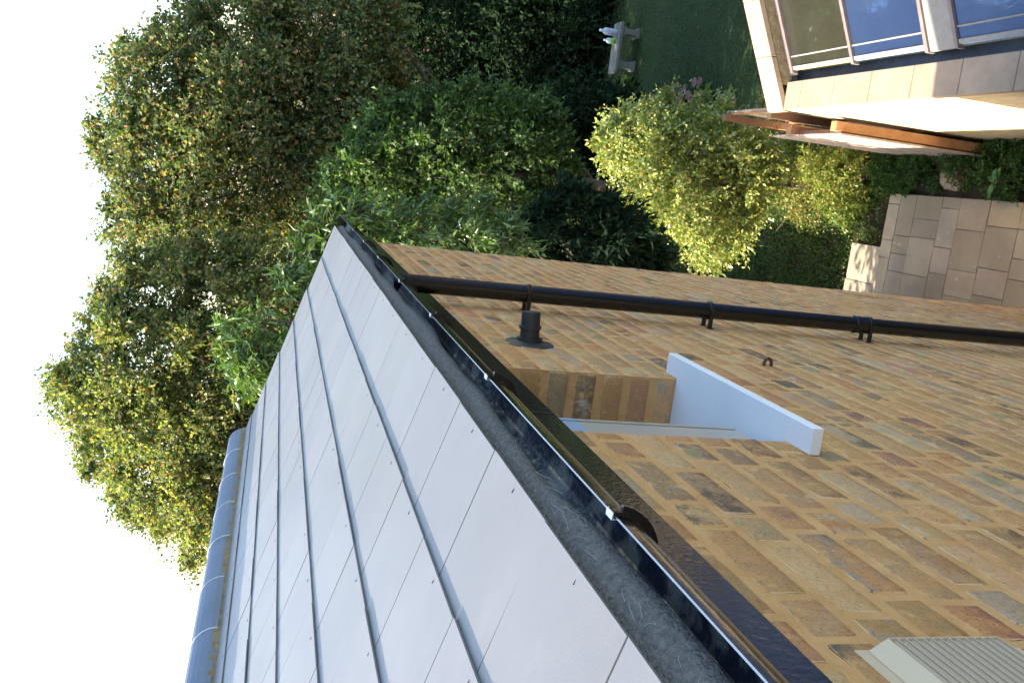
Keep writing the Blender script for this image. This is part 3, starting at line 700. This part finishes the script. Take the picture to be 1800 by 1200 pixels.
DG=[(.012,.027,.012),(.018,.038,.015),(.009,.019,.009)]
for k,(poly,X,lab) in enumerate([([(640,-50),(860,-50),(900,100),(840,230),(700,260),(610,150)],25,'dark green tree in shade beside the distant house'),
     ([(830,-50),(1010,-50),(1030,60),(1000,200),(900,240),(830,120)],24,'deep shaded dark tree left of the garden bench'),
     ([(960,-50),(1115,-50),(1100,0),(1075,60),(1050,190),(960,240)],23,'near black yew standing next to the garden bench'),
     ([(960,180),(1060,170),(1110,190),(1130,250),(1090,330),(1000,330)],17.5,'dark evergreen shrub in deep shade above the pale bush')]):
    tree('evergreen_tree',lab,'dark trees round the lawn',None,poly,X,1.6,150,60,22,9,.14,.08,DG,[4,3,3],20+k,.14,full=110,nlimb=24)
BP=[(.27,.31,.08),(.40,.40,.11),(.14,.22,.06),(.32,.26,.08)]
A6=[(1045,232),(1085,190),(1180,172),(1300,185),(1350,215),(1365,290),(1350,380),(1330,430),(1270,470),(1215,468),(1190,420),(1130,400),(1090,330),(1050,290)]
tree('pale_bush','large rounded pale yellow green bush lit by the sun beside the fence',None,(11.9,-.9),A6,11.6,.75,190,40,20,10,.062,.036,BP,[36,26,26,8],8,.05,cat='bush',glossy=True,full=90,nlimb=50,twigs=False,trunk_top=(11.7,-.9,2.2))
tree('shade_hedge','unseen tall dense hedge added behind the brick house to shade the lawn','dark trees round the lawn',(17.5,2.9),[(0,0)],17.5,1,0,1,1,1,1,1,DG,[1,1,1],1) if False else None
hg=thing('shade_hedge',(17.5,3.1,0),'unseen tall dense dark hedge added behind the brick house to shade the lawn','hedge')  # unseen hedge, added to keep the low sun off the lawn
hs=thing('evergreen_tree',(9.6,3.4,0),'unseen slim dark conifer added behind the brick house to shade the low laurel','tree','dark trees round the lawn')  # unseen tree, added to shade the laurel by the wall edge
hr=random.Random(6); C=np.array([(9.65+hr.gauss(0,.28),3.4+hr.gauss(0,.35),.5+6.3*hr.random()) for i in range(90)])
P,D,N,t,_=sprays(C,np.full(len(C),.5),18,9,.1,None,1.2); leaves_mesh('crown',P,D,N,nrng.uniform(.08,.14,len(P)),nrng.uniform(.05,.09,len(P)),palette_cols(len(P),DG,[3,3,2]),M['leaf_dark'],hs)
MB().tube([(9.6,3.4,-.1),(9.62,3.4,3),(9.65,3.4,6.6)],[.12,.09,.03],8).build('trunk',M['bark'],hs,smooth=True)
hr=random.Random(5); C=np.array([(13.6+8.6*hr.random(),3.1+hr.uniform(-.6,.6),.3+5.4*hr.random()**.8) for i in range(260)])
P,D,N,t,_=sprays(C,np.full(len(C),.75),18,9,.1,None,1.5)
leaves_mesh('crown',P,D,N,nrng.uniform(.09,.18,len(P)),nrng.uniform(.07,.12,len(P)),palette_cols(len(P),DG,[3,3,2]),M['leaf_dark'],hg)
tb=MB()
for i in range(9): limb(tb,(13.8+i,3.1,-.1),(13.9+i+hr.uniform(-.3,.3),3.1+hr.uniform(-.2,.2),5),.07,.02,0)
tb.build('stems',M['bark'],hg)
# ------------------------------------------------------------------ border planting
def shrub(name,label,c,r,h,ncl,ntw,nlf,ls,lw,pal,wts,seed,cat='shrub',group=None,glossy=False,long=False,stalks=0,mix=0):
    rr=random.Random(seed); cl=[];cr=[]
    for i in range(ncl):
        a=rr.uniform(0,6.28); q=math.sqrt(rr.random()); z=rr.uniform(.15,1)*h*math.sqrt(max(0,1-q*q*.8))
        cl.append((c[0]+math.cos(a)*q*r,c[1]+math.sin(a)*q*r*.8,z)); cr.append(r*rr.uniform(.22,.42))
    root=thing(name,(c[0],c[1],0),label,cat,group); C=np.array(cl); ow=unit(C-np.array([c[0],c[1],0.]))
    P,D,N,t,_=sprays(C,np.array(cr),ntw,nlf,.2,ow,.7,.9); P[:,2]=np.maximum(P[:,2],.01)
    n_=len(P); leaves_mesh('foliage',P,D,N,ls*nrng.uniform(.6,1.25,n_),lw*nrng.uniform(.7,1.2,n_),palette_cols(n_,pal,wts),M['leaf_gloss'] if glossy else M['leaf'],root,.2,long)
    st=MB()
    for i in range(max(6,stalks)):
        e_=cl[rr.randrange(len(cl))]; limb(st,(c[0]+rr.uniform(-.1,.1)*r,c[1]+rr.uniform(-.1,.1)*r,-.02),(e_[0],e_[1],e_[2]),.008,.003,-.1,4,4)
    for i in range(stalks):
        a=rr.uniform(0,6.28); L_=rr.uniform(.7,1.3)*r; z=h*rr.uniform(.5,1.1); limb(st,(c[0],c[1],h*.3),(c[0]+math.cos(a)*L_,c[1]+math.sin(a)*L_,z),.004,.002,-.2,5,4)
    st.build('stems',M['twig'],root); return root
def wo(px,py,X): p=at(px,py,X); return (p.x,p.y)
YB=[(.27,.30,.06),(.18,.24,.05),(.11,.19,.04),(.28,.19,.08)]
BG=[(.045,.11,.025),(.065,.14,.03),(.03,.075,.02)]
gb_='plants in the border along the fence'
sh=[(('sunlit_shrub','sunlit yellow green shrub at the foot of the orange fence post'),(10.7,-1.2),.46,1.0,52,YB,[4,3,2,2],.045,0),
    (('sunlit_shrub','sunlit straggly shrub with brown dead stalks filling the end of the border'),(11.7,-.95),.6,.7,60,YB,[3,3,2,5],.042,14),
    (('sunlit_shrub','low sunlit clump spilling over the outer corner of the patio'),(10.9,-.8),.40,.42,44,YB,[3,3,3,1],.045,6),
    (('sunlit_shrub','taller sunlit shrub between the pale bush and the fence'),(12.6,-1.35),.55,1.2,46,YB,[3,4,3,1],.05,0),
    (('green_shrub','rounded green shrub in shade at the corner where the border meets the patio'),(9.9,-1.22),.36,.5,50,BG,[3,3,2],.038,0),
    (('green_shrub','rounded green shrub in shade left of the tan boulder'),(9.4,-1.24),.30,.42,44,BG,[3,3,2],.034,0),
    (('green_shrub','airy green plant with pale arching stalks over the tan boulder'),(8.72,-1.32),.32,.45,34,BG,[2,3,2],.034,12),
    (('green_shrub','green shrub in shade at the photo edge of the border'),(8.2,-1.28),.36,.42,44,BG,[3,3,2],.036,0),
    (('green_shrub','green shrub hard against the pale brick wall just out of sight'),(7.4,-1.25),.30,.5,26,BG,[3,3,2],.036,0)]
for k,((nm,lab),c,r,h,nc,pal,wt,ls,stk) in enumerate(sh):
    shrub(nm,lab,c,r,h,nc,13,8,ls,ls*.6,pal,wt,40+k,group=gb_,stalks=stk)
def broad(name,label,c,n,L_,pal,seed,h=.25):
    rr=random.Random(seed); root=thing(name,(c[0],c[1],0),label,'plant',gb_); P=[];D=[];N=[];
    mb=MB()
    for i in range(n):
        a=2*math.pi*i/n+rr.uniform(-.4,.4); el=rr.uniform(.2,.9); l=L_*rr.uniform(.7,1.1); w_=l*.34
        d=Vector((math.cos(a)*math.cos(el),math.sin(a)*math.cos(el),math.sin(el))); t=d.cross(Vector((0,0,1))).normalized(); q=t.cross(d)
        p=Vector((c[0],c[1],h*rr.uniform(.1,1))); V=[]; ns=6
        for j in range(ns+1):
            s=j/ns; wd=w_*math.sin(math.pi*min(.98,s*.9+.08))**.8; m=p+d*l*s-Vector((0,0,1))*l*.45*s*s
            V+=[m+t*wd*.5+q*wd*.12,m,m-t*wd*.5+q*wd*.12]
        F=[]
        for j in range(ns): b=j*3; F+=[(b,b+1,b+4,b+3),(b+1,b+2,b+5,b+4)]
        mb.add(V,F)
    mb.build('leaves',mat('broad_leaf_'+name if False else 'broad_leaf',pal,tuple(v*1.35 for v in pal),8,.4,.1),root,smooth=True)
    st=MB(); st.tube([(c[0],c[1],-.02),(c[0],c[1],h)],[.012,.008],6); st.build('stem',M['twig'],root)
broad('broad_leaved_plant','broad leaved green plant with big drooping leaves among the sunlit shrubs',(11.0,-.62),11,.2,(.045,.13,.03),1,.35)
broad('broad_leaved_plant','broad leaved green plant with large leaves at the patio border near the photo edge',(8.15,-1.10),14,.22,(.045,.12,.03),2,.28)
broad('broad_leaved_plant','small broad leaved plant beside the dead stalks',(11.5,-.75),9,.16,(.05,.13,.03),3,.25)
def rock(name,label,c,r,seed,cat='rock',m='rock',sc=(1,.8,.55)):
    import bmesh
    from mathutils import noise as mn
    bm=bmesh.new(); bmesh.ops.create_icosphere(bm,subdivisions=4,radius=r)
    for v in bm.verts:
        k=1+.28*mn.noise(v.co*(1.3/r)+Vector((seed,0,0)))+.10*mn.noise(v.co*(4/r)); v.co*=k; v.co.x*=sc[0]; v.co.y*=sc[1]; v.co.z*=sc[2]
    me=bpy.data.meshes.new(name); bm.to_mesh(me); bm.free(); me.materials.append(M[m])
    for p in me.polygons: p.use_smooth=True
    o=bpy.data.objects.new(name,me); COL.objects.link(o); o.location=c; return tag(o,label,cat)
rock('boulder','rounded tan boulder lying in the border between green shrubs',(9.02,-1.16,.08),.21,3)
rock('stone','grey brown stone at the edge of the dark lawn beside pink flowers',(15.0,-2.32,.08),.20,8,sc=(1.1,.6,.6))
rock('stone','long flat stone kerb in deep shade between the bench and the pale bush',(19.0,-2.05,.02),.45,12,sc=(1,.35,.2))
# pink flowers on the lawn edge
for k,(c,lab) in enumerate([((16.55,-2.35),'pink headed sedum plant on the lawn edge nearest the bench'),((15.75,-2.38),'pink headed sedum plant on the lawn edge nearest the grey stone')]):
    rt_=shrub('flowering_plant',lab,c,.34,.4,22,12,8,.06,.04,[(.03,.075,.03),(.04,.09,.03)],[1,1],70+k,cat='flower',group='pink flowering plants')
    rr=random.Random(k); fmx=mat('flower_pink',(.20,.10,.11),(.28,.16,.17),40,.8)
    for i in range(9):
        fl=MB(); a=rr.uniform(0,6.28); q=rr.uniform(.05,.36); p=Vector((c[0]+math.cos(a)*q*1.3,c[1]+math.sin(a)*q*.8,.40+rr.uniform(-.05,.1)))
        fl.tube([p-Vector((0,0,.012)),p,p+Vector((0,0,.012))],[.035,.075,.05],12)
        for j in range(34):
            b=rr.uniform(0,6.28); s_=.078*math.sqrt(rr.random()); e_=p+Vector((math.cos(b)*s_,math.sin(b)*s_,.012+rr.uniform(-.008,.012)))
            fl.box(e_.x-.009,e_.x+.009,e_.y-.009,e_.y+.009,e_.z-.012,e_.z+.012)
        fl.build('flower_head',fmx,rt_)
# ground cover and grass
n_=26000; X=nrng.uniform(10.2,21,n_); o=nrng.uniform(-4.5,1.9,n_)
k_=~((X<10.75)&(o>-.5-1.8)&(o<-.24)) & ~((X<10.2)&(o>-2.3)); k_&=~((X>13.9)&(o>1.6)); X=X[k_];o=o[k_]
P=np.stack([X,-(o+.5),nrng.uniform(0,.03,len(X))],1); D=np.stack([nrng.normal(size=len(X)),nrng.normal(size=len(X)),nrng.uniform(.3,2.2,len(X))],1)
tag(leaves_mesh('ground_cover',P,D,unit(nrng.normal(size=P.shape)),nrng.uniform(.05,.16,len(X)),nrng.uniform(.012,.03,len(X)),palette_cols(len(X),[(.05,.10,.025),(.09,.13,.035),(.14,.10,.04)],[4,3,1],.3),M['leaf'],None),kind='stuff')
n_=34000; X=nrng.uniform(10.2,14.2,n_); o=nrng.uniform(-1.6,.6,n_); k_=~((X<10.76)&(o<-.22)) & ~((X<10.2)); k_&=nrng.random(n_)<(.35+.65*(np.sin(X*5+o*3)*np.cos(o*6-X)>-.35)); X=X[k_];o=o[k_]
P=np.stack([X,-(o+.5),nrng.uniform(.01,.10,len(X))],1); D=np.stack([nrng.normal(size=len(X)),nrng.normal(size=len(X)),nrng.uniform(.1,.9,len(X))],1)
tag(leaves_mesh('low_creeper',P,D,unit(nrng.normal(size=P.shape)*.5+np.array([0,0,1.])),nrng.uniform(.02,.05,len(X)),nrng.uniform(.012,.03,len(X)),palette_cols(len(X),[(.06,.13,.03),(.10,.17,.04),(.16,.11,.06),(.20,.22,.06)],[4,3,1,1],.3),M['leaf'],None),kind='stuff')
n_=60000; X=nrng.uniform(13.9,21.5,n_); o=nrng.uniform(1.5,6.5,n_); P=np.stack([X,-(o+.5),np.full(n_,.008)],1)
D=np.stack([nrng.normal(size=n_)*.5,nrng.normal(size=n_)*.5,np.ones(n_)],1)
tag(leaves_mesh('grass',P,D,unit(nrng.normal(size=P.shape)),nrng.uniform(.02,.05,n_),np.full(n_,.008),palette_cols(n_,[(.018,.044,.010),(.026,.060,.014)],[1,1],.2),M['leaf'],None),kind='stuff')
# fallen leaves
n_=60; X=nrng.uniform(14,20.5,n_); o=nrng.uniform(1.8,4.5,n_); P=np.stack([X,-(o+.5),np.full(n_,.045)],1)
tag(leaves_mesh('fallen_leaves',P,nrng.normal(size=P.shape)*[1,1,.2],np.tile([[0,0,1.]],(n_,1)),np.full(n_,.07),np.full(n_,.04),palette_cols(n_,[(.16,.10,.04),(.10,.05,.02)],[1,1]),M['leaf'],None),kind='stuff')

# ------------------------------------------------------------------ bench and what stands on it
bx,by0,by1=20.1,-3.1,-4.2
bench=thing('garden_bench',(bx,-3.65,0),'low stone garden bench on two shaped legs at the end of the dark lawn','bench')
MB().box(bx-.24,bx+.2,by1,by0,.42,.50).build('seat',M['bench'],bench,bevel=.012)
for y in (-3.32,-4.02):
    b=MB(); x0,x1=bx-.18,bx+.15
    b.prism([(y-.11,.0),(y+.11,.0),(y+.11,.05),(y+.07,.07),(y+.055,.2),(y+.07,.33),(y+.11,.36),(y+.11,.4195),(y-.11,.4195),(y-.11,.36),(y-.07,.33),(y-.055,.2),(y-.07,.07),(y-.11,.05)],x0,x1,'x')
    b.build('leg',M['bench'],bench,bevel=.006)
def bottle(name,label,c,h,r,m1,m2=None):
    root=thing(name,c,label,'bottle'); b=MB(); b.lathe(c,(0,0,1),[(0,r*.9),(.01,r),(h*.62,r),(h*.74,r*.85),(h*.82,r*.36),(h*.9,r*.34)],20)
    b.build('body',m1,root,smooth=True); b=MB(); b.lathe((c[0],c[1],c[2]+h*.9+.0005),(0,0,1),[(0,r*.42),(h*.1,r*.38)],14); b.build('cap',M['sill'],root,smooth=True)
    if m2: b=MB(); b.lathe((c[0],c[1],c[2]+.03),(0,0,1),[(0,r+.001),(h*.4,r+.001)],20); b.build('label',m2,root,smooth=True)
bottle('plastic_bottle','large white plastic bottle standing on the end of the stone bench',(bx-.02,-3.98,.50),.40,.075,M['bottle_w'])
bottle('plastic_bottle','smaller bottle with green lower half beside the white bottle on the bench',(bx-.08,-3.78,.50),.30,.06,M['bottle_w'],M['bottle_g'])
pt=thing('flower_pot',(bx-.25,-2.95,0),'mossy green pot on the ground at the near end of the bench','pot')
b=MB(); b.lathe((bx-.25,-2.95,0),(0,0,1),[(0,.10),(.24,.14),(.25,.155),(.29,.155),(.29,.135),(.24,.13)],20); b.build('pot',M['pot'],pt,smooth=True)
P,D,N,t,_=sprays(np.array([[bx-.25,-2.95,.45]]),np.array([.28]),22,9,.3); leaves_mesh('foliage',P,D,N,np.full(len(P),.07),np.full(len(P),.03),palette_cols(len(P),[(.05,.10,.04),(.12,.18,.07)],[2,1]),M['leaf'],pt)

# ------------------------------------------------------------------ distant house
dh=thing('distant_house',(36,-9.5,0),'pale brick house glimpsed through the trees beyond the lawn','house')
p1=at(785,20,36); zy=p1.y
MB().box(36,42,zy-9,zy,0,6.2).build('wall',M['render'],dh)
MB().prism([(zy-9.3,6.1),(zy+.3,6.1),(zy-4.5,9.2)],35.7,42.3,'x').build('roof',M['roofred'],dh)
q1=at(745,-10,36); 
for (y,z) in ((zy-1.7,q1.z-1.0),(zy-4.8,q1.z-1.0),(zy-7.6,q1.z-1.0)):
    wfm=MB().box(35.93,35.999,y-.65,y+.65,z,z+1.35).build('window',M['sill'],dh)
    MB().box(35.915,35.929,y-.57,y-.03,z+.09,z+1.26).box(35.915,35.929,y+.03,y+.57,z+.09,z+1.26).build('pane',M['glass'],wfm)
b=MB(); b.tube([(35.9,zy-.25,0),(35.9,zy-.25,6.1)],.06,10); b.build('drainpipe',M['sill'],dh)

# ------------------------------------------------------------------ far wood closing the view
rr=random.Random(99); C=[]; 
for i in range(760):
    y=rr.uniform(-16,62); hh=4.6+2.0*math.sin(y*.5)+rr.uniform(-1,1); C.append((rr.uniform(30,35) if not -18<y<-8 else rr.uniform(28,30),y,rr.uniform(.2,1)*max(1.5,hh)))
C=np.array(C); P,D,N,t,_=sprays(C,np.full(len(C),1.1),18,8,.1,None,3)
tag(leaves_mesh('far_wood',P,D,N,nrng.uniform(.14,.3,len(P)),nrng.uniform(.1,.2,len(P)),palette_cols(len(P),[(.03,.055,.02),(.05,.08,.025),(.09,.09,.03)],[4,3,1]),M['leaf'],None),kind='stuff')
